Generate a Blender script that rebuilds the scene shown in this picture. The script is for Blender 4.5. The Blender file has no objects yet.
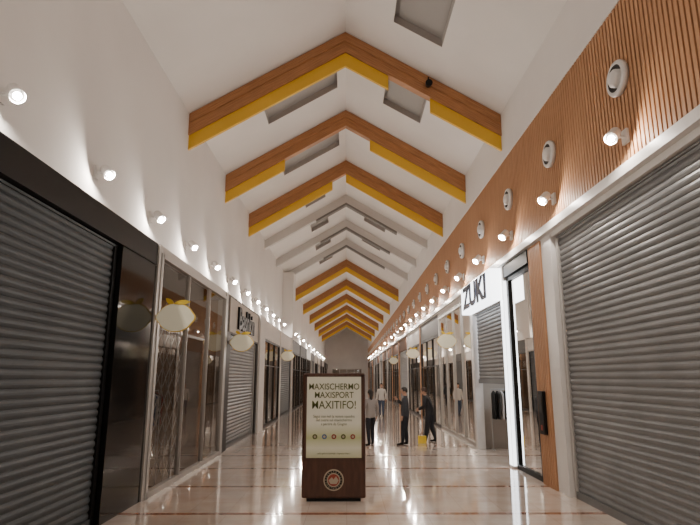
import bpy, bmesh, math, random
from mathutils import Vector, Matrix
random.seed(4)
scene=bpy.context.scene
COL=scene.collection

# ------------------------------------------------------------------ materials
def mat(name,col,rough=.5,metal=0,emit=None,es=0,spec=.5,coat=0):
    m=bpy.data.materials.new(name); m.use_nodes=True
    b=m.node_tree.nodes['Principled BSDF']
    b.inputs['Base Color'].default_value=(*col,1)
    b.inputs['Roughness'].default_value=rough
    b.inputs['Metallic'].default_value=metal
    b.inputs['Specular IOR Level'].default_value=spec
    b.inputs['Coat Weight'].default_value=coat
    if emit:
        b.inputs['Emission Color'].default_value=(*emit,1)
        b.inputs['Emission Strength'].default_value=es
    return m
def nodes(m): return m.node_tree.nodes,m.node_tree.links,m.node_tree.nodes['Principled BSDF']
def noisy(name,c1,c2,scale=(1,1,1),nscale=5,rough=.6,coord='Object',bump=0,coat=0,metal=0):
    m=mat(name,c1,rough,metal,coat=coat); N,L,b=nodes(m)
    tc=N.new('ShaderNodeTexCoord'); mp=N.new('ShaderNodeMapping'); mp.inputs['Scale'].default_value=scale
    nz=N.new('ShaderNodeTexNoise'); nz.inputs['Scale'].default_value=nscale; nz.inputs['Detail'].default_value=5
    cr=N.new('ShaderNodeValToRGB'); cr.color_ramp.elements[0].color=(*c1,1); cr.color_ramp.elements[1].color=(*c2,1)
    cr.color_ramp.elements[0].position=.35; cr.color_ramp.elements[1].position=.65
    L.new(tc.outputs[coord],mp.inputs[0]); L.new(mp.outputs[0],nz.inputs[0]); L.new(nz.outputs[0],cr.inputs[0]); L.new(cr.outputs[0],b.inputs['Base Color'])
    if bump:
        bp=N.new('ShaderNodeBump'); bp.inputs['Strength'].default_value=bump; L.new(nz.outputs[0],bp.inputs['Height']); L.new(bp.outputs[0],b.inputs['Normal'])
    return m
M={}
M['white']=noisy('white_plaster',(.77,.745,.72),(.82,.795,.77),nscale=.6,rough=.85)
M['ceil']=noisy('ceiling_plaster',(.80,.78,.755),(.85,.83,.805),nscale=.5,rough=.9)
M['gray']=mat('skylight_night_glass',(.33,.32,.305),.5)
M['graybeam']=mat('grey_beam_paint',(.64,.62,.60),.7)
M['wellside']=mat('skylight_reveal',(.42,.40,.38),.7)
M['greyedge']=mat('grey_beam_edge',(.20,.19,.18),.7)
M['wood']=noisy('glulam_wood',(.50,.235,.095),(.31,.135,.052),scale=(.8,22,1),nscale=2.5,rough=.5,coord='UV')
M['slat']=noisy('slat_wood',(.52,.275,.14),(.45,.23,.11),scale=(1,6,.5),nscale=3,rough=.6)
M['slatback']=mat('slat_backing',(.13,.055,.025),.8)
M['yellow']=mat('yellow_board',(.76,.46,.035),.5)
M['alu']=mat('aluminium_profile',(.52,.50,.475),.4,.4)
M['whitegloss']=mat('white_metal',(.78,.76,.74),.35)
M['blackgloss']=mat('black_gloss_cladding',(.008,.008,.008),.08,spec=.25)
M['black']=mat('black_paint',(.008,.008,.008),.4,spec=.2)
M['dark']=mat('dark_fitting',(.04,.036,.034),.5,spec=.3)
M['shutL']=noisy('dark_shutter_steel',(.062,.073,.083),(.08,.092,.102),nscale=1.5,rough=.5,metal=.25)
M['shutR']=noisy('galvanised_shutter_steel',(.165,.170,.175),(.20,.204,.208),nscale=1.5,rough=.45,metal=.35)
M['shopwall']=noisy('shop_wall_paint',(.24,.155,.095),(.32,.215,.14),nscale=1,rough=.8)
M['signboard']=mat('pale_sign_board',(.50,.44,.38),.6)
M['shopdark']=mat('shop_dark_wall',(.06,.045,.04),.7)
M['lemon']=mat('lemon_cream',(.85,.81,.62),.5,emit=(1,.93,.70),es=.13)  # slight glow added so the dim sign faces read paler
M['leaf']=mat('lemon_leaf_yellow',(.85,.60,.04),.5)
M['bulb']=mat('lamp_lens',(1,1,1),.3,emit=(1,.95,.88),es=40)
M['lightbox']=mat('sign_lightbox',(1,1,1),.4,emit=(.90,.95,1),es=5)
M['portal']=mat('lit_portal',(1,1,1),.4,emit=(.90,.95,1),es=4)
M['navy']=mat('sign_letters',(.02,.03,.07),.4)
M['totem']=noisy('totem_brown',(.06,.022,.012),(.09,.036,.02),scale=(6,1,1),nscale=3,rough=.35)
M['skin']=mat('skin',(.50,.29,.20),.55)
M['mouth']=mat('lips',(.30,.10,.08),.5)
M['redbox']=mat('red_goods',(.35,.05,.03),.5)
M['bluebox']=mat('blue_goods',(.08,.15,.3),.5)
M['creambox']=mat('cream_goods',(.45,.38,.28),.5)

g=bpy.data.materials.new('shop_glass'); g.use_nodes=True
N=g.node_tree.nodes; L=g.node_tree.links; N.clear()
o=N.new('ShaderNodeOutputMaterial'); mx=N.new('ShaderNodeMixShader'); tr=N.new('ShaderNodeBsdfTransparent'); gl=N.new('ShaderNodeBsdfGlossy'); lw=N.new('ShaderNodeFresnel')
lw.inputs['IOR'].default_value=1.6
tr.inputs[0].default_value=(.70,.67,.64,1); gl.inputs['Roughness'].default_value=.01; gl.inputs[0].default_value=(.95,.93,.9,1)
L.new(lw.outputs[0],mx.inputs[0]); L.new(tr.outputs[0],mx.inputs[1]); L.new(gl.outputs[0],mx.inputs[2]); L.new(mx.outputs[0],o.inputs[0])
M['glass']=g

m=mat('polished_marble_floor',(.6,.5,.42),.085,coat=.5); N,L,b=nodes(m)
tc=N.new('ShaderNodeTexCoord'); sx=N.new('ShaderNodeSeparateXYZ'); L.new(tc.outputs['Object'],sx.inputs[0])
br=N.new('ShaderNodeTexBrick'); br.offset=0; br.inputs['Scale'].default_value=1
br.inputs['Brick Width'].default_value=.6; br.inputs['Row Height'].default_value=.6; br.inputs['Mortar Size'].default_value=.003
br.inputs['Color1'].default_value=(.80,.685,.60,1); br.inputs['Color2'].default_value=(.74,.625,.54,1); br.inputs['Mortar'].default_value=(.52,.42,.35,1)
L.new(tc.outputs['Object'],br.inputs[0])
nz=N.new('ShaderNodeTexNoise'); nz.inputs['Scale'].default_value=2.2; nz.inputs['Detail'].default_value=7; L.new(tc.outputs['Object'],nz.inputs[0])
cr=N.new('ShaderNodeValToRGB'); cr.color_ramp.elements[0].color=(.84,.78,.73,1); cr.color_ramp.elements[1].color=(1.0,1.0,1,1)
cr.color_ramp.elements[0].position=.35; cr.color_ramp.elements[1].position=.6
L.new(nz.outputs[0],cr.inputs[0])
mul=N.new('ShaderNodeMixRGB'); mul.blend_type='MULTIPLY'; mul.inputs[0].default_value=.7
L.new(br.outputs[0],mul.inputs[1]); L.new(cr.outputs[0],mul.inputs[2])
def mth(op,a,bv=None):
    n=N.new('ShaderNodeMath'); n.operation=op
    if isinstance(a,(int,float)): n.inputs[0].default_value=a
    else: L.new(a,n.inputs[0])
    if bv is not None:
        if isinstance(bv,(int,float)): n.inputs[1].default_value=bv
        else: L.new(bv,n.inputs[1])
    return n.outputs[0]
ym=mth('FLOORED_MODULO',mth('ADD',sx.outputs[1],-.35),2.1)
st=mth('LESS_THAN',ym,.13)
m2=N.new('ShaderNodeMixRGB'); L.new(st,m2.inputs[0]); L.new(mul.outputs[0],m2.inputs[1]); m2.inputs[2].default_value=(.38,.15,.075,1)
L.new(m2.outputs[0],b.inputs['Base Color'])
M['floor']=m

# ------------------------------------------------------------------ mesh builder
class MB:
    def __init__(s): s.v=[];s.f=[];s.mi=[];s.mats=[];s.uv={}
    def m(s,k):
        if k not in s.mats: s.mats.append(k)
        return s.mats.index(k)
    def box(s,x0,x1,y0,y1,z0,z1,k):
        n=len(s.v); s.v+=[(x,y,z) for x in(x0,x1) for y in(y0,y1) for z in(z0,z1)]
        for f in [(0,1,3,2),(4,6,7,5),(0,4,5,1),(2,3,7,6),(0,2,6,4),(1,5,7,3)]:
            s.f.append(tuple(n+i for i in f)); s.mi.append(s.m(k))
        return s
    def quad(s,a,b,c,d,k):
        n=len(s.v); s.v+=[a,b,c,d]; s.f.append((n,n+1,n+2,n+3)); s.mi.append(s.m(k)); return s
    def prism(s,pts,off,k,kside=None):
        n=len(s.v); c=len(pts); off=Vector(off)
        s.v+=[tuple(p) for p in pts]+[tuple(Vector(p)+off) for p in pts]
        s.f.append(tuple(range(n,n+c))[::-1]); s.mi.append(s.m(k))
        s.f.append(tuple(range(n+c,n+2*c))); s.mi.append(s.m(k))
        for i in range(c):
            j=(i+1)%c; s.f.append((n+i,n+j,n+c+j,n+c+i)); s.mi.append(s.m(kside or k))
        return s
    def tube(s,p0,p1,r0,r1,k,seg=14,cap0=True,cap1=True,kcap=None):
        p0=Vector(p0);p1=Vector(p1);d=(p1-p0).normalized()
        a=d.orthogonal().normalized(); b=d.cross(a)
        n=len(s.v)
        for p,r in((p0,r0),(p1,r1)):
            for i in range(seg):
                t=2*math.pi*i/seg; s.v.append(tuple(p+a*r*math.cos(t)+b*r*math.sin(t)))
        for i in range(seg):
            j=(i+1)%seg; s.f.append((n+i,n+j,n+seg+j,n+seg+i)); s.mi.append(s.m(k))
        if cap0: s.f.append(tuple(range(n,n+seg))[::-1]); s.mi.append(s.m(k))
        if cap1: s.f.append(tuple(range(n+seg,n+2*seg))); s.mi.append(s.m(kcap or k))
        return s
    def lathe(s,o,axis,prof,seg=28):
        o=Vector(o); d=Vector(axis).normalized(); a=d.orthogonal().normalized(); b=d.cross(a)
        prev=None
        for (r,h,k) in prof:
            n=len(s.v)
            for i in range(seg):
                t=2*math.pi*i/seg; s.v.append(tuple(o+d*h+a*r*math.cos(t)+b*r*math.sin(t)))
            if prev is not None:
                for i in range(seg):
                    j=(i+1)%seg; s.f.append((prev+i,prev+j,n+j,n+i)); s.mi.append(s.m(k))
            prev=n
        return s
    def ell(s,c,r,k,seg=14,ring=9,rot=None):
        n=len(s.v); c=Vector(c)
        for i in range(ring+1):
            ph=math.pi*i/ring
            for j in range(seg):
                t=2*math.pi*j/seg
                p=Vector((r[0]*math.sin(ph)*math.cos(t),r[1]*math.sin(ph)*math.sin(t),r[2]*math.cos(ph)))
                if rot: p=rot@p
                s.v.append(tuple(c+p))
        for i in range(ring):
            for j in range(seg):
                q=(j+1)%seg
                s.f.append((n+i*seg+j,n+(i+1)*seg+j,n+(i+1)*seg+q,n+i*seg+q)); s.mi.append(s.m(k))
        return s
    def mesh(s,name):
        me=bpy.data.meshes.new(name); me.from_pydata(s.v,[],s.f)
        for k in s.mats: me.materials.append(M[k] if isinstance(k,str) else k)
        me.polygons.foreach_set('material_index',s.mi); me.update(); return me
    def obj(s,name,parent=None,loc=(0,0,0),smooth=False,bevel=0):
        me=s.mesh(name)
        o=bpy.data.objects.new(name,me); COL.objects.link(o); o.location=loc
        if parent: o.parent=parent
        if bevel:
            b=o.modifiers.new('bev','BEVEL'); b.width=bevel; b.segments=2; b.limit_method='ANGLE'
        return o
def empty(name,loc=(0,0,0),rz=0):
    o=bpy.data.objects.new(name,None); o.location=loc; o.rotation_euler=(0,0,rz); COL.objects.link(o); return o
def text(body,size,loc,rot,k,parent,name,ext=.004,bold=0,align='CENTER',sx=1):
    c=bpy.data.curves.new(name,'FONT'); c.body=body; c.size=size; c.extrude=ext; c.offset=bold; c.align_x=align; c.align_y='CENTER'
    c.materials.append(M[k]); o=bpy.data.objects.new(name,c); COL.objects.link(o); o.location=loc; o.rotation_euler=rot; o.scale=(sx,1,1)
    o.parent=parent; return o
def light(kind,name,loc,energy,col,parent=None,size=.06,rot=None):
    l=bpy.data.lights.new(name,kind); l.energy=energy; l.color=col
    if kind in('POINT','SPOT'): l.shadow_soft_size=size
    o=bpy.data.objects.new(name,l); COL.objects.link(o); o.location=loc
    if rot: o.rotation_euler=rot
    if parent: o.parent=parent
    return o
WARM=(1,.895,.79)

# ------------------------------------------------------------------ shell
XL,XR=-3.95,3.85       # upper walls
SL=-3.42               # left shopfront plane
RX=-.05; RZ=10.78; EZ=8.47
Y0,Y1=-6,100
kR=(RZ-EZ)/(XR-RX); kL=(RZ-EZ)/(RX-XL)
def cz(x): return RZ-(kR*(x-RX) if x>RX else kL*(RX-x))

MB().box(-7.2,7.6,Y0,Y1,-.1,0,'floor').obj('floor')
MB().box(XL-.2,XL,Y0,Y1,4.3,EZ+.1,'white').box(XL,SL-.06,Y0,Y1,4.25,4.36,'white').obj('wall_left')
MB().box(XR+.0,XR+.2,Y0,Y1,4.66,EZ+.1,'white').obj('wall_right')
MB().box(-7.2,7.6,Y1,Y1+.2,0,11.5,'white').obj('wall_far')
b=MB()
for xx in(-2.6,-1.3,0,1.3,2.6): b.box(xx-.05,xx+.05,Y1-.12,Y1-.02,0,3.6,'alu')
b.box(-2.6,2.6,Y1-.12,Y1-.02,2.4,2.5,'alu').box(-2.6,2.6,Y1-.12,Y1-.02,3.52,3.6,'alu').box(-2.6,2.6,Y1-.06,Y1-.03,0,3.6,'glass').obj('door_1')
MB().box(-7.2,7.6,Y0-.2,Y0,0,11.5,'white').obj('wall_back')

frames=[12.6,16.8,21.1,25.4,29.7,34.0,40.3,48.8,57.5,66.5,76,86]
kind ={12.6:'A',16.8:'B',21.1:'C',25.4:'g',29.7:'g',34.0:'g'}
winL=[(-2.35,-.3,2,4)];winR=[(1.08,2.18,8.7,11.25),(1.08,2.18,3.5,5.5)]
for i,f in enumerate(frames):
    if f<60:
        if f in(12.6,16.8,40.3): winL.append((-2.35,-.3,f+.55,f+2.5))
        if f in(12.6,): winR.append((1.08,2.18,f+.5,f+2.5))
        if f in(21.1,25.4,29.7,34.0):
            winL.append((-1.9,-1.0,f+1.6,f+3.0)); winR.append((.9,2.0,f+1.0,f+2.6))
def slope(b,xa,xb,wins):
    xs=sorted({xa,xb}|{w[0] for w in wins}|{w[1] for w in wins}); ys=sorted({Y0,Y1}|{w[2] for w in wins}|{w[3] for w in wins})
    for i in range(len(xs)-1):
        for j in range(len(ys)-1):
            cx=(xs[i]+xs[i+1])/2; cy=(ys[j]+ys[j+1])/2
            if any(w[0]<cx<w[1] and w[2]<cy<w[3] for w in wins): continue
            b.quad((xs[i],ys[j],cz(xs[i])),(xs[i+1],ys[j],cz(xs[i+1])),(xs[i+1],ys[j+1],cz(xs[i+1])),(xs[i],ys[j+1],cz(xs[i])),'ceil')
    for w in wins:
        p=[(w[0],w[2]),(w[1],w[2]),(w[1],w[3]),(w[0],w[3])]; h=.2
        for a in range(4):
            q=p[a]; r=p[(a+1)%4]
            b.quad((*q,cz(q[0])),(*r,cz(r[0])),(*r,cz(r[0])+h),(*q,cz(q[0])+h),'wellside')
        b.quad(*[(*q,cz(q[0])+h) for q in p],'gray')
b=MB(); slope(b,XL-.1,RX,winL); slope(b,RX,XR+.1,winR)
b.quad((XL-.1,Y0,11.4),(XR+.1,Y0,11.4),(XR+.1,Y1,11.4),(XL-.1,Y1,11.4),'ceil')
b.obj('ceiling')

def chevron(y0,y1,top,bot,x0,x1,key):
    n=6; V=[];F=[];UV=[]
    me=bpy.data.meshes.new('member')
    for i in range(n+1):
        x=x0+(x1-x0)*i/n; u=abs(x-RX)*1.16+ (0 if x0<RX else 7)
        for (y,zo) in((y0,top),(y0,bot),(y1,bot),(y1,top)):
            V.append((x,y,cz(x)+zo)); UV.append((u+(y-y0),zo))
    for i in range(n):
        a=i*4;c=a+4
        for j in range(4):
            k=(j+1)%4; F.append((a+j,c+j,c+k,a+k))
    F.append((0,1,2,3)); F.append((n*4+3,n*4+2,n*4+1,n*4))
    me.from_pydata(V,[],F); uv=me.uv_layers.new(name='UVMap')
    for l in me.loops: uv.data[l.index].uv=UV[l.vertex_index]
    me.materials.append(M[key]); me.update()
    return me
def add(me,name,par):
    o=bpy.data.objects.new(name,me); COL.objects.link(o); o.parent=par; return o
for f in frames:
    k=kind.get(f,'W')
    par=empty('roof_beam',(0,0,0))
    if k=='g':
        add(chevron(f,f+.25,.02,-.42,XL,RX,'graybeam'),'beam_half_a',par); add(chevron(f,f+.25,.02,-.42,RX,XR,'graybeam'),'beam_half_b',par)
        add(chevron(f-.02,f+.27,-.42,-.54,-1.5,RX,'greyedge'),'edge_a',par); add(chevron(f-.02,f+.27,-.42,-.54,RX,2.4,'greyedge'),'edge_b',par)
        continue
    add(chevron(f,f+.22,.02,-.56,XL,RX,'wood'),'beam_half_a',par); add(chevron(f,f+.22,.02,-.56,RX,XR,'wood'),'beam_half_b',par)
    add(chevron(f-.035,f,-.02,-.26,XL+.02,RX,'wood'),'lamella_a',par); add(chevron(f-.035,f,-.02,-.26,RX,XR-.02,'wood'),'lamella_b',par)
    segs={'A':[(XL,RX),(RX,1.05),(2.1,XR)],'B':[(XL,-2.05),(.75,XR)],'C':[(XL,-.6),(RX,XR)]}.get(k,[(XL,RX),(RX,XR)])
    for i,(a,c) in enumerate(segs):
        add(chevron(f+.06,f+.14,-.54,-.93,a,c,'yellow'),'yellow_board_%d'%i,par)

# ------------------------------------------------------------------ timber slat cladding (right wall)
b=MB(); b.box(XR-.02,XR-.001,Y0,Y1,4.85,7.15,'slatback')
y=Y0
while y<62:
    b.box(XR-.06,XR-.02,y,y+.062,4.85,7.15,'slat'); y+=.095
while y<Y1-.1:
    b.box(XR-.06,XR-.02,y,y+.15,4.85,7.15,'slat'); y+=.19
b.obj('wall_right_slat_cladding')
MB().box(XR-.10,XR+.001,Y0,Y1,4.70,4.85,'whitegloss').obj('trim_1')
MB().box(XR-.075,XR-.0,Y0,Y1,7.15,7.21,'white').obj('trim_2')

# ------------------------------------------------------------------ round wall diffusers + spotlights
dm=MB().lathe((0,0,0),(-1,0,0),[(.0,.0,'whitegloss'),(.245,.0,'whitegloss'),(.255,.05,'whitegloss'),(.24,.075,'whitegloss'),(.19,.08,'whitegloss'),(.18,.03,'dark'),(.13,.02,'dark'),(.125,.10,'whitegloss'),(.09,.13,'whitegloss'),(.0,.135,'whitegloss')])
dme=dm.mesh('air_diffuser'); dme.polygons.foreach_set('use_smooth',[True]*len(dme.polygons))
def spotmesh(s):
    b=MB(); b.box(min(0,s*.035),max(0,s*.035),-.07,.07,-.10,.10,'whitegloss')
    b.tube((s*.03,0,0),(s*.16,0,-.0),.02,.02,'whitegloss')
    h0=Vector((s*.12,.05,.09)); d=Vector((s*.55,-.50,-.62)).normalized()
    b.tube(h0,h0+d*.24,.075,.085,'whitegloss',seg=20,cap1=False)
    b.tube(h0+d*.215,h0+d*.23,.045,.045,'bulb',seg=20)
    me=b.mesh('wall_spotlight'); return me,h0+d*.265
for s,xw,ys in((1,XL,[8.1+2.42*k for k in range(-5,37)]),(-1,XR-.06,[6.86+2.62*k for k in range(-4,35)])):
    me,lp=spotmesh(s)
    z=5.15 if s>0 else 5.2
    for i,y in enumerate(ys):
        if y>Y1-1: continue
        far=y>34
        if not(y>42 and i%3):
            o=bpy.data.objects.new('wall_spotlight',me); COL.objects.link(o); o.location=(xw,y,z)
            if (not far) or i%3==0:
                light('POINT','lamp',tuple(lp),(67*3.1 if far else 67),WARM,o,.025)
        if s<0:
            d=bpy.data.objects.new('air_diffuser',dme); COL.objects.link(d); d.location=(xw-.001,y,6.07)

# ------------------------------------------------------------------ roller shutters
def shutter(x,y0,y1,z0,z1,k,side,guides=True):
    b=MB(); pitch=.105; n=int((z1-z0)/pitch)+1; prof=[(0,0),(.010,.012),(.020,.04),(.020,.065),(.010,.092),(.002,.1)]
    rows=[]
    for i in range(n):
        for (d,h) in prof:
            z=z0+.1+i*pitch+h
            if z<z1: rows.append((x+side*d,z))
    n0=len(b.v)
    for (xx,zz) in rows: b.v+=[(xx,y0,zz),(xx,y1,zz)]
    for i in range(len(rows)-1):
        a=n0+2*i; b.f.append((a,a+1,a+3,a+2)); b.mi.append(b.m(k))
    xa,xb=sorted((x-side*.03,x+side*.045)); b.box(xa,xb,y0,y1,z0,z0+.12,k)
    b.box(xa,xb,y0,y1,z1-.03,z1,k)
    if guides:
        for yy in(y0,y1): b.box(xa,xb,yy-.05,yy+.05,0,z1,'alu' if k=='shutR' else 'black')
    return b.obj('roller_shutter')

def glazed(x,y0,y1,z1,side,nm=3,fk='alu',rail=True,gate=False):
    p=empty('shop_window')
    b=MB(); w=.05
    n=nm
    for i in range(n+1):
        yy=y0+(y1-y0)*i/n; ww=w if i in(0,n) else .012
        b.box(x-.05,x+.05,yy-ww,yy+ww,0,z1,fk)
    b.box(x-.05,x+.05,y0,y1,z1-.08,z1,fk); b.box(x-.05,x+.05,y0,y1,0,.1,fk)
    if rail: b.box(x-.035,x+.035,y0,y1,2.5,2.54,fk)
    b.obj('frame',p)
    MB().quad((x,y0,.1),(x,y1,.1),(x,y1,z1-.08),(x,y0,z1-.08),'glass').obj('pane',p)
    if gate:
        g_=MB(); st=.42; xx=x-side*.14; yy=y0+.1
        while yy<y0+2.2:
            g_.box(xx-.008,xx+.008,yy-.01,yy+.01,.05,3.3,'alu')
            zz=.1
            while zz<3.1:
                g_.tube((xx,yy,zz),(xx,yy+st,zz+.42),.009,.009,'alu',seg=5); g_.tube((xx,yy+st,zz),(xx,yy,zz+.42),.009,.009,'alu',seg=5); zz+=.42
            yy+=st
        g_.obj('folding_gate',p)
    return p

def shelf(xa,y0,y1,h=2.3):
    b=MB(); xb=xa+.4
    b.box(xa,xb,y0,y0+.03,0,h,'creambox'); b.box(xa,xb,y1-.03,y1,0,h,'creambox')
    nz=5
    for i in range(nz+1):
        z=.1+(h-.15)*i/nz; b.box(xa,xb,y0,y1,z,z+.03,'creambox')
        if i<nz:
            yy=y0+.06
            while yy<y1-.25:
                ww=random.uniform(.1,.25); hh=random.uniform(.12,.3)
                b.box(xa+.06,xb-.06,yy,yy+ww,z+.03,z+.03+hh,random.choice(['redbox','bluebox','creambox','dark','black','whitegloss'])); yy+=ww+.05
    b.obj('display_shelf')

def interior(side,x,xb,ya,yb,wk='shopwall',zc=4.15,energy=60,shelves=True,col=WARM):
    xa,xc=sorted((x,xb))
    b=MB()
    b.quad((xb,ya,0),(xb,yb,0),(xb,yb,zc),(xb,ya,zc),wk)
    b.quad((xa,ya+.02,0),(xc,ya+.02,0),(xc,ya+.02,zc),(xa,ya+.02,zc),wk)
    b.quad((xa,yb-.02,0),(xc,yb-.02,0),(xc,yb-.02,zc),(xa,yb-.02,zc),wk)
    b.quad((xa,ya,zc),(xc,ya,zc),(xc,yb,zc),(xa,yb,zc),'shopdark')
    mid=(x+xb)/2; ym=(ya+yb)/2
    if energy:
        n=max(1,int((yb-ya)/2.2))
        for i in range(n):
            yy=ya+(yb-ya)*(i+.5)/n
            b.tube((mid,yy,zc),(mid,yy,zc-.12),.09,.09,'whitegloss'); b.tube((mid,yy,zc-.12),(mid,yy,zc-.13),.05,.05,'bulb')
    o=b.obj('wall_shop_interior')
    if energy: light('POINT','shop_lamp',(mid,ym,zc-.2),energy,col,o,.04)
    if shelves: shelf(xb+(.02 if xb<0 else -.42),ya+.4,yb-.4)

def garments(name,x,y0,y1,n,cols,z=1.68,axis='y'):
    b=MB(); P=(lambda a,c,h:(c,a,h)) if axis=='y' else (lambda a,c,h:(a,c,h))
    for yy in(y0,y1):
        b.tube(P(yy,x,0),P(yy,x,z+.02),.015,.015,'alu'); b.tube(P(yy,x-.15,.02),P(yy,x+.15,.02),.02,.02,'alu')
    b.tube(P(y0,x,z),P(y1,x,z),.015,.015,'alu')
    st=(y1-y0-.12)/n
    for i in range(n):
        yy=y0+.06+i*st; k=cols[i%len(cols)]
        b.prism([P(yy,x-.2,z-.13),P(yy,x,z-.04),P(yy,x+.2,z-.13),P(yy,x+.17,z-.83),P(yy,x-.17,z-.83)],(0,.04,0) if axis=='y' else (.04,0,0),k)
    b.obj(name)

# ---- LEFT side
MB().box(SL-.5,SL,-5.9,9.62,3.99,4.38,'black').obj('wall_left_header')
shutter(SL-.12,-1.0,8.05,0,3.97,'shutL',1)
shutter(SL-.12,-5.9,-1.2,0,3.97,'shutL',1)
MB().box(SL-.25,SL+.0,8.12,9.62,0,3.97,'blackgloss').obj('wall_left_black_pilaster')
MB().box(SL-.2,SL+.03,9.62,9.74,0,4.38,'alu').obj('trim_3')
glazed(SL,9.8,15.2,4.24,1,3,gate=True,rail=False)
MB().box(SL-.2,SL+.02,9.78,15.2,4.25,4.38,'alu').obj('trim_4')
interior(1,SL-.08,-6.8,9.75,15.3,energy=32)
garments('clothes_rack',-4.9,12.3,14.6,14,['black','redbox','creambox','dark','bluebox','whitegloss'])
MB().box(SL-.2,SL+.03,15.26,15.5,0,4.38,'alu').obj('trim_5')
MB().box(SL-.3,SL,15.5,21.2,3.27,4.38,'dark').box(SL-.25,SL,15.5,16.15,0,3.27,'dark').box(SL-.25,SL,20.95,21.2,0,3.27,'dark').obj('wall_left_dark_shopfront')
shutter(SL-.1,16.25,20.85,0,3.25,'shutR',1)
ps=empty('shop_sign')
text('Bashkin',.95,(SL+.07,18.3,3.78),(math.pi/2,0,math.pi/2),'black',ps,'letters',.03,.02)
MB().box(SL+.002,SL+.03,15.8,20.9,3.32,4.32,'signboard').obj('sign_board',ps)
MB().box(XL,SL+.08,21.2,22.5,0,4.4,'white').obj('wall_left_pilaster')
def lside(ya,yb,kd):
    MB().box(SL-.2,SL+.03,yb-.35,yb,0,4.38,random.choice(['white','alu','dark'])).obj('trim_6')
    MB().box(SL-.2,SL,ya,yb-.35,3.62,4.38,random.choice(['white','dark','whitegloss'])).obj('wall_left_header')
    if kd=='s': shutter(SL-.1,ya+.05,yb-.4,0,3.6,random.choice(['shutR','shutL']),1)
    else:
        glazed(SL-.05,ya+.05,yb-.4,3.6,1,3,'dark'); interior(1,SL-.12,-6.8,ya,yb-.1,energy=45)
y=22.5
for i in range(13):
    yb=min(y+6,99.9); lside(y,yb,'gsgggsgsggsgs'[i]); y=yb
MB().box(XL-.02,-3.3,33.2,34.6,4.4,EZ-.05,'white').obj('wall_left_column')

# ---- RIGHT side
R=XR
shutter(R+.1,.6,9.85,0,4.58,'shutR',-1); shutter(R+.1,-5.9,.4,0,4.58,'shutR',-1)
MB().box(R-.02,R+.2,9.95,10.45,0,4.66,'whitegloss').obj('trim_7')
MB().box(R+.0,R+.2,Y0,9.95,4.6,4.66,'whitegloss').obj('trim_8')
b=MB(); b.box(R-.01,R+.2,10.45,11.2,0,4.66,'slatback'); y=10.47
while y<11.15: b.box(R-.05,R-.01,y,y+.06,0,4.66,'slat'); y+=.09
b.obj('wall_right_slat_pilaster')
b=MB(); b.box(R-.12,R-.055,10.70,10.95,.95,1.75,'black').box(R-.13,R-.12,10.74,10.91,1.35,1.68,'dark').box(R-.125,R-.12,10.78,10.87,1.02,1.12,'redbox'); b.obj('wall_control_panel',bevel=.008)
glazed(R+.05,11.3,12.9,4.35,-1,1,'black',rail=False)
MB().box(R-.06,R+.2,11.22,13.0,4.37,4.66,'black').obj('wall_right_header')
p=empty('illuminated_shop_portal')
b=MB(); b.box(R-.08,R+.15,13.0,13.28,0,4.66,'whitegloss').box(R-.085,R-.08,13.03,13.25,.05,3.85,'portal')
b.box(R-.08,R+.15,16.4,16.65,0,4.66,'whitegloss').box(R-.08,R+.15,13.28,16.4,3.87,4.66,'whitegloss')
b.box(R-.08,R-.0,12.992,13.0,.05,4.3,'portal')
b.obj('portal_frame',p)
ps=empty('shop_sign')
MB().box(R-.36,R-.09,13.1,16.5,3.86,4.64,'lightbox').obj('lightbox',ps,bevel=.02)
text('ZUKI',.86,(R-.375,14.8,4.25),(math.pi/2,0,-math.pi/2),'navy',ps,'letters',.01,.03,sx=1.4)
shutter(R+.06,13.33,16.35,1.85,3.85,'shutR',-1,False)
interior(-1,R+.12,7.3,11.2,16.7,'signboard',4.15,0,True)
o=MB().box(5.0,5.6,13.4,16.2,4.08,4.13,'portal').obj('ceiling_light_panel')
light('POINT','lamp',(5.3,14.8,3.6),80,(.88,.94,1),o,.15)
b=MB()
b.box(5.4,6.1,13.4,15.2,0,1.05,'dark').box(5.35,6.15,13.35,15.25,1.05,1.1,'whitegloss'); b.obj('shop_counter')
garments('clothes_rack',4.95,11.7,12.65,9,['black','whitegloss','dark','redbox','black','creambox'])
garments('clothes_rack',16.15,4.15,5.6,12,['black','dark','whitegloss','black','bluebox'],axis='x')
MB().box(R-.02,R+.2,16.67,17.0,0,4.66,'alu').obj('trim_9')
glazed(R+.05,17.05,23.0,4.48,-1,4,rail=False); interior(-1,R+.12,7.3,16.8,23.1,energy=40)
MB().box(R,R+.2,17,23.1,4.5,4.66,'alu').obj('trim_10')
def rside(ya,yb,kd):
    MB().box(R-.03,R+.2,yb-.35,yb,0,4.66,random.choice(['white','slat','white'])).obj('trim_11')
    MB().box(R,R+.2,ya,yb-.35,3.82,4.66,random.choice(['white','dark','slatback'])).obj('wall_right_header')
    if kd=='s': shutter(R+.1,ya+.05,yb-.4,0,3.8,'shutR',-1)
    else:
        glazed(R+.05,ya+.05,yb-.4,3.8,-1,3,'dark'); interior(-1,R+.12,7.3,ya,yb-.1,energy=45)
y=23.1
for i in range(13):
    yb=min(y+6,99.9); rside(y,yb,'ggsgggsggsggs'[i]); y=yb

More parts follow.
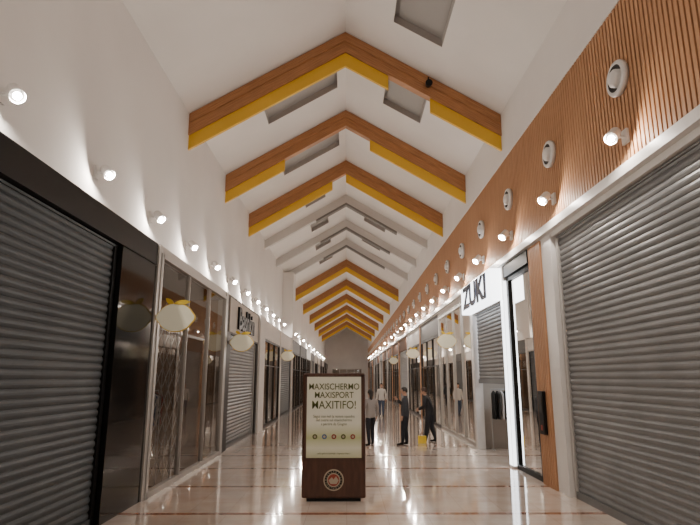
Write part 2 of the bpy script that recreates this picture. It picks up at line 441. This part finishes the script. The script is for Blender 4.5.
# ------------------------------------------------------------------ lemon blade signs
def lemon(x,y,z,side,s=1.0):
    p=empty('lemon_sign',(x,y,z))
    b=MB(); pts=[]; rim=[]
    n=44
    for i in range(n):
        t=2*math.pi*i/n
        px=.30*math.cos(t); pz=.245*math.sin(t)
        c=abs(math.cos(t)); px*=1+.12*max(0,(c-.93)/.07)
        pts.append((px*s,-.03,pz*s)); rim.append((px*s*1.05,-.015,pz*s*1.06))
    b.prism(pts,(0,.06,0),'lemon'); b.prism(rim,(0,.03,0),'leaf'); b.obj('fruit',p)
    b=MB()
    for (cx,cz_,ang,ln) in((-.04,.24,.12,.30),(-.04,.24,math.pi-.6,.17)):
        q=[]
        for i in range(9):
            u=i/8; w=.05*math.sin(math.pi*u)**.8; q.append((u*ln,w))
        for i in range(7,0,-1):
            u=i/8; w=-.035*math.sin(math.pi*u)**.8; q.append((u*ln,w))
        pp=[(cx+a*math.cos(ang)-c*math.sin(ang),-.045,cz_+a*math.sin(ang)+c*math.cos(ang)) for a,c in q]
        b.prism([(a*s,bb,c*s) for a,bb,c in pp],(0,.03,0),'leaf')
    b.obj('leaves',p)
    MB().tube((-side*.27*s,0,0),(-side*.36*s,0,0),.02,.02,'alu').tube((-side*.35*s,0,0),(-side*.37*s,0,0),.05,.05,'alu').obj('bracket',p)
    return p
lemon(-3.04,9.68,3.05,1); lemon(-3.04,15.9,3.0,1)
lemon(3.45,19.0,3.25,-1); lemon(3.45,28.9,3.25,-1); lemon(3.45,40.9,3.25,-1); lemon(-3.04,28.3,3.1,1)

# ------------------------------------------------------------------ advertising totem
def poster_mat():
    m=mat('poster_paper',(.6,.6,.5),.35); N,L,b=nodes(m)
    tc=N.new('ShaderNodeTexCoord'); sx=N.new('ShaderNodeSeparateXYZ'); L.new(tc.outputs['Generated'],sx.inputs[0])
    cr=N.new('ShaderNodeValToRGB'); e=cr.color_ramp.elements
    e[0].position=0; e[0].color=(.46,.45,.27,1); e[1].position=1; e[1].color=(.64,.61,.48,1)
    a=e.new(.12); a.color=(.62,.60,.46,1); a=e.new(.24); a.color=(.42,.43,.21,1); a=e.new(.42); a.color=(.68,.65,.53,1)
    L.new(sx.outputs[2],cr.inputs[0]); L.new(cr.outputs[0],b.inputs['Base Color'])
    L.new(cr.outputs[0],b.inputs['Emission Color']); b.inputs['Emission Strength'].default_value=.12  # faint glow added to the paper in its own printed colours
    return m
M['poster']=poster_mat(); M['ink']=mat('poster_ink',(.10,.11,.015),.6); M['inkred']=mat('poster_ink_red',(.3,.05,.03),.6)
tp=empty('advertising_totem',(-.22,9.62,0))
MB().box(-.535,.535,0,.30,.05,2.08,'totem').obj('case',tp,bevel=.03)
MB().box(-.45,.45,.03,.27,0,.05,'black').obj('plinth',tp)
b=MB(); f=-.012
b.box(-.50,-.465,f,0,.66,2.05,'totem').box(.465,.50,f,0,.66,2.05,'totem').box(-.50,.50,f,0,2.02,2.05,'totem').box(-.50,.50,f,0,.66,.69,'totem').obj('poster_frame',tp)
MB().box(-.465,.465,-.008,.002,.69,2.02,'poster').obj('poster',tp)
rx=(math.pi/2,0,0)
for s_,z_,sz in(('MAXISCHERMO',1.85,.145),('MAXISPORT',1.71,.145),('MAXITIFO!',1.545,.185)):
    text(s_,sz,(0,-.012,z_),rx,'ink',tp,'headline',.002,.0012,sx=.86)
for s_,z_,sz in(('Segui con noi la nostra squadra',1.36,.062),('del cuore sul maxischermo',1.30,.062),('a partire da Giugno',1.235,.062),('nella galleria centrale - Ingresso libero',.76,.04)):
    text(s_,sz,(0,-.012,z_),rx,'ink',tp,'small_print',.001,0,sx=.9)
b=MB()
for i in range(5):
    cx=-.32+i*.16; b.prism([(cx+.042*math.cos(a*math.pi/6),-.012,1.03+.042*math.sin(a*math.pi/6)) for a in range(12)],(0,.004,0),['ink','bluebox','inkred','ink','inkred'][i])
    b.prism([(cx+.022*math.cos(a*math.pi/3),-.016,1.03+.022*math.sin(a*math.pi/3)) for a in range(6)],(0,.004,0),'creambox')
b.obj('club_badges',tp)
b=MB(); b.lathe((0,0,.34),(0,-1,0),[(.17,0,'ink'),(.17,.012,'creambox'),(.15,.014,'creambox'),(.148,.010,'black'),(.112,.011,'black'),(.11,.015,'creambox'),(.095,.016,'creambox'),(.09,.013,'inkred'),(0,.013,'inkred')])
b.prism([(-.085,-.018,.335),(-.03,-.018,.385),(.0,-.018,.35),(.04,-.018,.4),(.085,-.018,.335),(.05,-.018,.28),(-.05,-.018,.28)],(0,.004,0),'creambox')
b.obj('round_emblem',tp)
for i in range(20):
    a=i*2*math.pi/20
    text('ABSTCOIRENMLDUABEORS'[i],.036,(.13*math.sin(a),-.014,.34+.13*math.cos(a)),(math.pi/2,a,0),'creambox',tp,'emblem_letter',.001)

# ------------------------------------------------------------------ people
def human(name,x,y,rz,h,top,bottom,hair,shoe='black',P=None,bulk=1.0,longhair=False):
    s=h/1.74; root=empty(name,(x,y,0),rz); root.scale=(s,s,s)
    J=dict(pel=(0,0,.95),sp=(0,.01,1.1),ch=(0,.0,1.30),nb=(0,-.01,1.455),nt=(0,.01,1.54),
      shL=(-.17,-.01,1.42),shR=(.17,-.01,1.42),elL=(-.24,-.03,1.14),elR=(.24,-.03,1.14),wrL=(-.25,.05,.89),wrR=(.25,.05,.89),
      hiL=(-.09,0,.89),hiR=(.09,0,.89),knL=(-.10,.02,.49),knR=(.10,.02,.49),anL=(-.11,-.02,.09),anR=(.11,-.02,.09))
    if P: J.update(P)
    hd=J.pop('head',None)
    J={k:Vector(v) for k,v in J.items()}
    V=[];R_=[];E=[];T=[];roots=[]
    def v(p,r,par=None,tag=None):
        V.append(Vector(p)); R_.append(r if isinstance(r,tuple) else (r,r)); i=len(V)-1
        if par is not None: E.append((par,i)); T.append(tag)
        else: roots.append(i)
        return i
    k=bulk*1.08
    pel=v(J['pel'],(.165*k,.13*k)); sp=v(J['sp'],(.16*k,.13*k),pel,'top'); ch=v(J['ch'],(.18*k,.135*k),sp,'top'); nb=v(J['nb'],(.08,.07),ch,'top'); nt=v(J['nt'],(.056,.058),nb,'neck')
    for sd in 'LR':
        sg=-1 if sd=='L' else 1
        sh=v(J['sh'+sd],.072*k,ch,'top')
        mid=(J['sh'+sd]+J['el'+sd])/2; a1=v(mid,.062*k,sh,'top'); el=v(J['el'+sd],.052*k,a1,'top')
        w0=J['el'+sd].lerp(J['wr'+sd],.9); a2=v(w0,.039*k,el,'top'); wr=v(J['wr'+sd],(.026,.026),a2,'skin')
        d=(J['wr'+sd]-J['el'+sd]).normalized(); nrm=Vector((-sg,0,0)); nrm=(nrm-d*nrm.dot(d)).normalized(); side=Vector((0,1,0)); side=(side-d*side.dot(d)-nrm*side.dot(nrm))
        side=side.normalized() if side.length>.1 else d.cross(nrm)
        pm=v(J['wr'+sd]+d*.045,(.036,.022),wr,'skin'); pe=v(J['wr'+sd]+d*.085,(.036,.018),pm,'skin')
        base=J['wr'+sd]+d*.082
        for o_,ln in((.030,.072),(.010,.082),(-.010,.076),(-.029,.06)):
            q=base+side*o_; f0=v(q,.0095); f1=v(q+d*ln*.5+nrm*.006,.009,f0,'skin'); f2=v(q+d*ln*.85+nrm*.026,.008,f1,'skin'); v(q+d*ln*1.0+nrm*.045,.007,f2,'skin')
        q=J['wr'+sd]+d*.03+side*.025; f0=v(q,.012); f1=v(q+side*.028+d*.03+nrm*.012,.0105,f0,'skin'); v(q+side*.036+d*.062+nrm*.022,.009,f1,'skin')
        hi=v(J['hi'+sd],.10*k,pel,'bot'); t1=v(J['hi'+sd].lerp(J['kn'+sd],.5),.086*k,hi,'bot'); kn=v(J['kn'+sd],.066*k,t1,'bot')
        c1=v(J['kn'+sd].lerp(J['an'+sd],.4),.063*k,kn,'bot'); an=v(J['an'+sd],.052,c1,'bot')
        fd=Vector((sg*.02,.10,0)); A=J['an'+sd]
        b1=v(A+Vector((0,.03,-.035)),(.045,.045),an,'shoe'); b2=v(A+fd*1.15+Vector((0,0,-.05)),(.044,.034),b1,'shoe'); v(A+fd*1.85+Vector((0,0,-.055)),(.036,.028),b2,'shoe')
        v(A+Vector((0,-.045,-.045)),(.036,.036),b1,'shoe')
    me=bpy.data.meshes.new('tmp'); me.from_pydata([tuple(a) for a in V],E,[]); ob=bpy.data.objects.new('tmp',me); COL.objects.link(ob)
    md=ob.modifiers.new('Skin','SKIN'); md.branch_smoothing=.6
    sk=me.skin_vertices[0].data
    for i,r in enumerate(R_): sk[i].radius=r; sk[i].use_root=(i in roots)
    sb=ob.modifiers.new('S','SUBSURF'); sb.levels=2; sb.render_levels=2
    bpy.context.view_layer.update(); dg=bpy.context.evaluated_depsgraph_get()
    nm=bpy.data.meshes.new_from_object(ob.evaluated_get(dg)); bpy.data.objects.remove(ob)
    zmin=min(q.co.z for q in nm.vertices)
    root.location.z=-zmin*s
    nm.materials.clear(); tags=['top','bot','skin','shoe']
    for mm in(top,bottom,M['skin'] if name!='mannequin' else M['whitegloss'],M[shoe]): nm.materials.append(mm)
    hem=J['pel'].z-.09
    for f in nm.polygons:
        c=f.center; best=9;bt='top';bi=0
        for ei,((a,b_),t) in enumerate(zip(E,T)):
            A=V[a];B=V[b_];ab=B-A; u=max(0,min(1,(c-A).dot(ab)/max(ab.length_squared,1e-9))); dd=(c-(A+ab*u)).length-.6*(R_[a][0]*(1-u)+R_[b_][0]*u)
            if dd<best: best=dd;bt=t;bi=ei
        if bt=='neck': bt='skin' if c.z>J['nb'].z+.035 else 'top'
        if bt=='bot' and c.z>hem: bt='top'
        if bi==0 and c.z<=hem: bt='bot'
        f.material_index=tags.index(bt); f.use_smooth=True
    nm.name='body'; bo=bpy.data.objects.new('body',nm); COL.objects.link(bo); bo.parent=root
    hc=J['nt']+Vector((0,.014,.085))
    sk_='skin' if name!='mannequin' else 'whitegloss'
    b=MB(); b.ell((0,0,0),(.076,.094,.118),sk_,20,14)
    vs=[]
    for p in b.v:
        x_,y_,z_=p
        if z_<-.02: f=1-.30*min(1,(-z_-.02)/.1); x_*=f; y_=y_*(f if y_<0 else (.9+.1*f))
        vs.append((x_,y_,z_))
    b.v=vs
    b.ell((0,.094,-.012),(.012,.015,.022),sk_,8,6)
    for sg in(-1,1): b.ell((sg*.075,-.005,-.005),(.010,.02,.032),sk_,8,6)
    if name!='mannequin':
        b.ell((0,.084,-.056),(.022,.006,.005),'mouth',8,6)
        for sg in(-1,1):
            b.ell((sg*.03,.080,.012),(.012,.009,.006),'whitegloss',8,6); b.ell((sg*.03,.087,.012),(.005,.003,.005),'black',8,6)
            b.ell((sg*.03,.086,.032),(.018,.005,.003),hair,8,4)
        bm=MB(); bm.ell((0,-.012,.018),(.086,.102,.120),hair,22,16)
        keep=[]
        for f in bm.f:
            c=sum((Vector(bm.v[i]) for i in f),Vector())/len(f)
            lim= .065 if c.y>.03 else (-.0 if c.y>-.03 else (-.10 if longhair else -.05))
            if c.z>lim: keep.append(f)
        n=len(b.v); b.v+=bm.v; hm=b.m(hair)
        for f in keep: b.f.append(tuple(n+i for i in f)); b.mi.append(hm)
        if longhair: b.ell((0,-.07,-.09),(.07,.04,.13),hair,12,8)
    ho=b.obj('head',root,loc=tuple(hc)); ho.data.polygons.foreach_set('use_smooth',[True]*len(ho.data.polygons))
    if hd: ho.rotation_euler=hd
    return root
hairD=mat('hair_dark',(.02,.014,.01),.6); hairB=mat('hair_brown',(.06,.03,.018),.6)
tG=mat('grey_jumper',(.30,.27,.25),.85); tD=mat('charcoal_jacket',(.04,.042,.05),.8); tB=mat('black_jacket',(.012,.012,.015),.7); tW=mat('white_shirt',(.6,.58,.55),.8)
jn=mat('dark_trousers',(.015,.016,.022),.85); jb=mat('blue_jeans',(.05,.07,.12),.85)
human('standing_woman',.73,17.3,math.radians(25),1.66,tG,jn,hairD,P=dict(anL=(-.13,-.14,.09),knL=(-.11,-.02,.49),anR=(.13,.12,.09),knR=(.11,.12,.5),wrL=(-.18,.18,1.02),elL=(-.24,.0,1.14)),longhair=True,bulk=.96)
human('standing_man',1.80,17.4,math.radians(75),1.72,tD,jn,hairD,P=dict(elR=(.23,.10,1.18),wrR=(.12,.26,1.36),knL=(-.1,.06,.49),anL=(-.11,.08,.09),head=(-.15,0,.2)),bulk=1.1)
human('leaning_man',2.68,18.2,math.radians(70),1.74,tB,jn,hairB,P=dict(sp=(0,.03,1.1),ch=(0,.08,1.28),nb=(0,.13,1.42),nt=(0,.17,1.50),shL=(-.17,.1,1.39),shR=(.17,.1,1.39),elL=(-.24,.13,1.11),elR=(.24,.13,1.11),wrL=(-.14,.33,1.02),wrR=(.14,.33,1.02),knL=(-.1,.08,.5),anL=(-.11,.14,.09),anR=(.11,-.14,.09),knR=(.1,-.02,.49),head=(-.3,0,0)),bulk=1.18)
human('walking_man',1.85,30,math.radians(170),1.72,tW,jb,hairD,P=dict(anL=(-.1,.2,.09),knL=(-.1,.15,.5),anR=(.1,-.2,.12),knR=(.1,.02,.49)))
human('walking_woman',.62,40,math.radians(10),1.66,tD,jn,hairD,P=dict(anL=(-.1,.16,.09),knL=(-.1,.12,.5)),longhair=True)
human('mannequin',4.3,12.1,math.radians(100),1.78,tW,jn,hairD,shoe='whitegloss',bulk=.9)
b=MB(); b.prism([(-.13,-.07,0),(.13,-.07,0),(.11,.07,0),(-.11,.07,0)],(0,0,.22),'leaf')
for sg in(-1,1):
    for i in range(6):
        a0=math.pi*i/6;a1=math.pi*(i+1)/6; b.tube((.05*math.cos(a0),sg*.05,.22+.09*math.sin(a0)),(.05*math.cos(a1),sg*.05,.22+.09*math.sin(a1)),.006,.006,'dark',seg=6)
b.obj('shopping_bag',loc=(2.36,17.9,0))

b=MB(); b.tube((0,0,.0),(0,0,-.12),.02,.02,'black'); b.tube((0,.08,-.17),(0,-.1,-.2),.07,.09,'black'); b.obj('beam_projector',loc=(2.05,12.5,cz(2.05)-.1))

# ------------------------------------------------------------------ world + camera
w=bpy.data.worlds.new('World'); scene.world=w; w.use_nodes=True
w.node_tree.nodes['Background'].inputs[0].default_value=(.6,.5,.42,1); w.node_tree.nodes['Background'].inputs[1].default_value=.3
cam=bpy.data.cameras.new('camera'); co=bpy.data.objects.new('camera',cam); COL.objects.link(co)
co.location=(0,0,2.0); co.rotation_euler=(math.radians(90+11.96),0,-.0055); cam.lens=28.03; cam.sensor_width=36; cam.clip_end=300
scene.camera=co
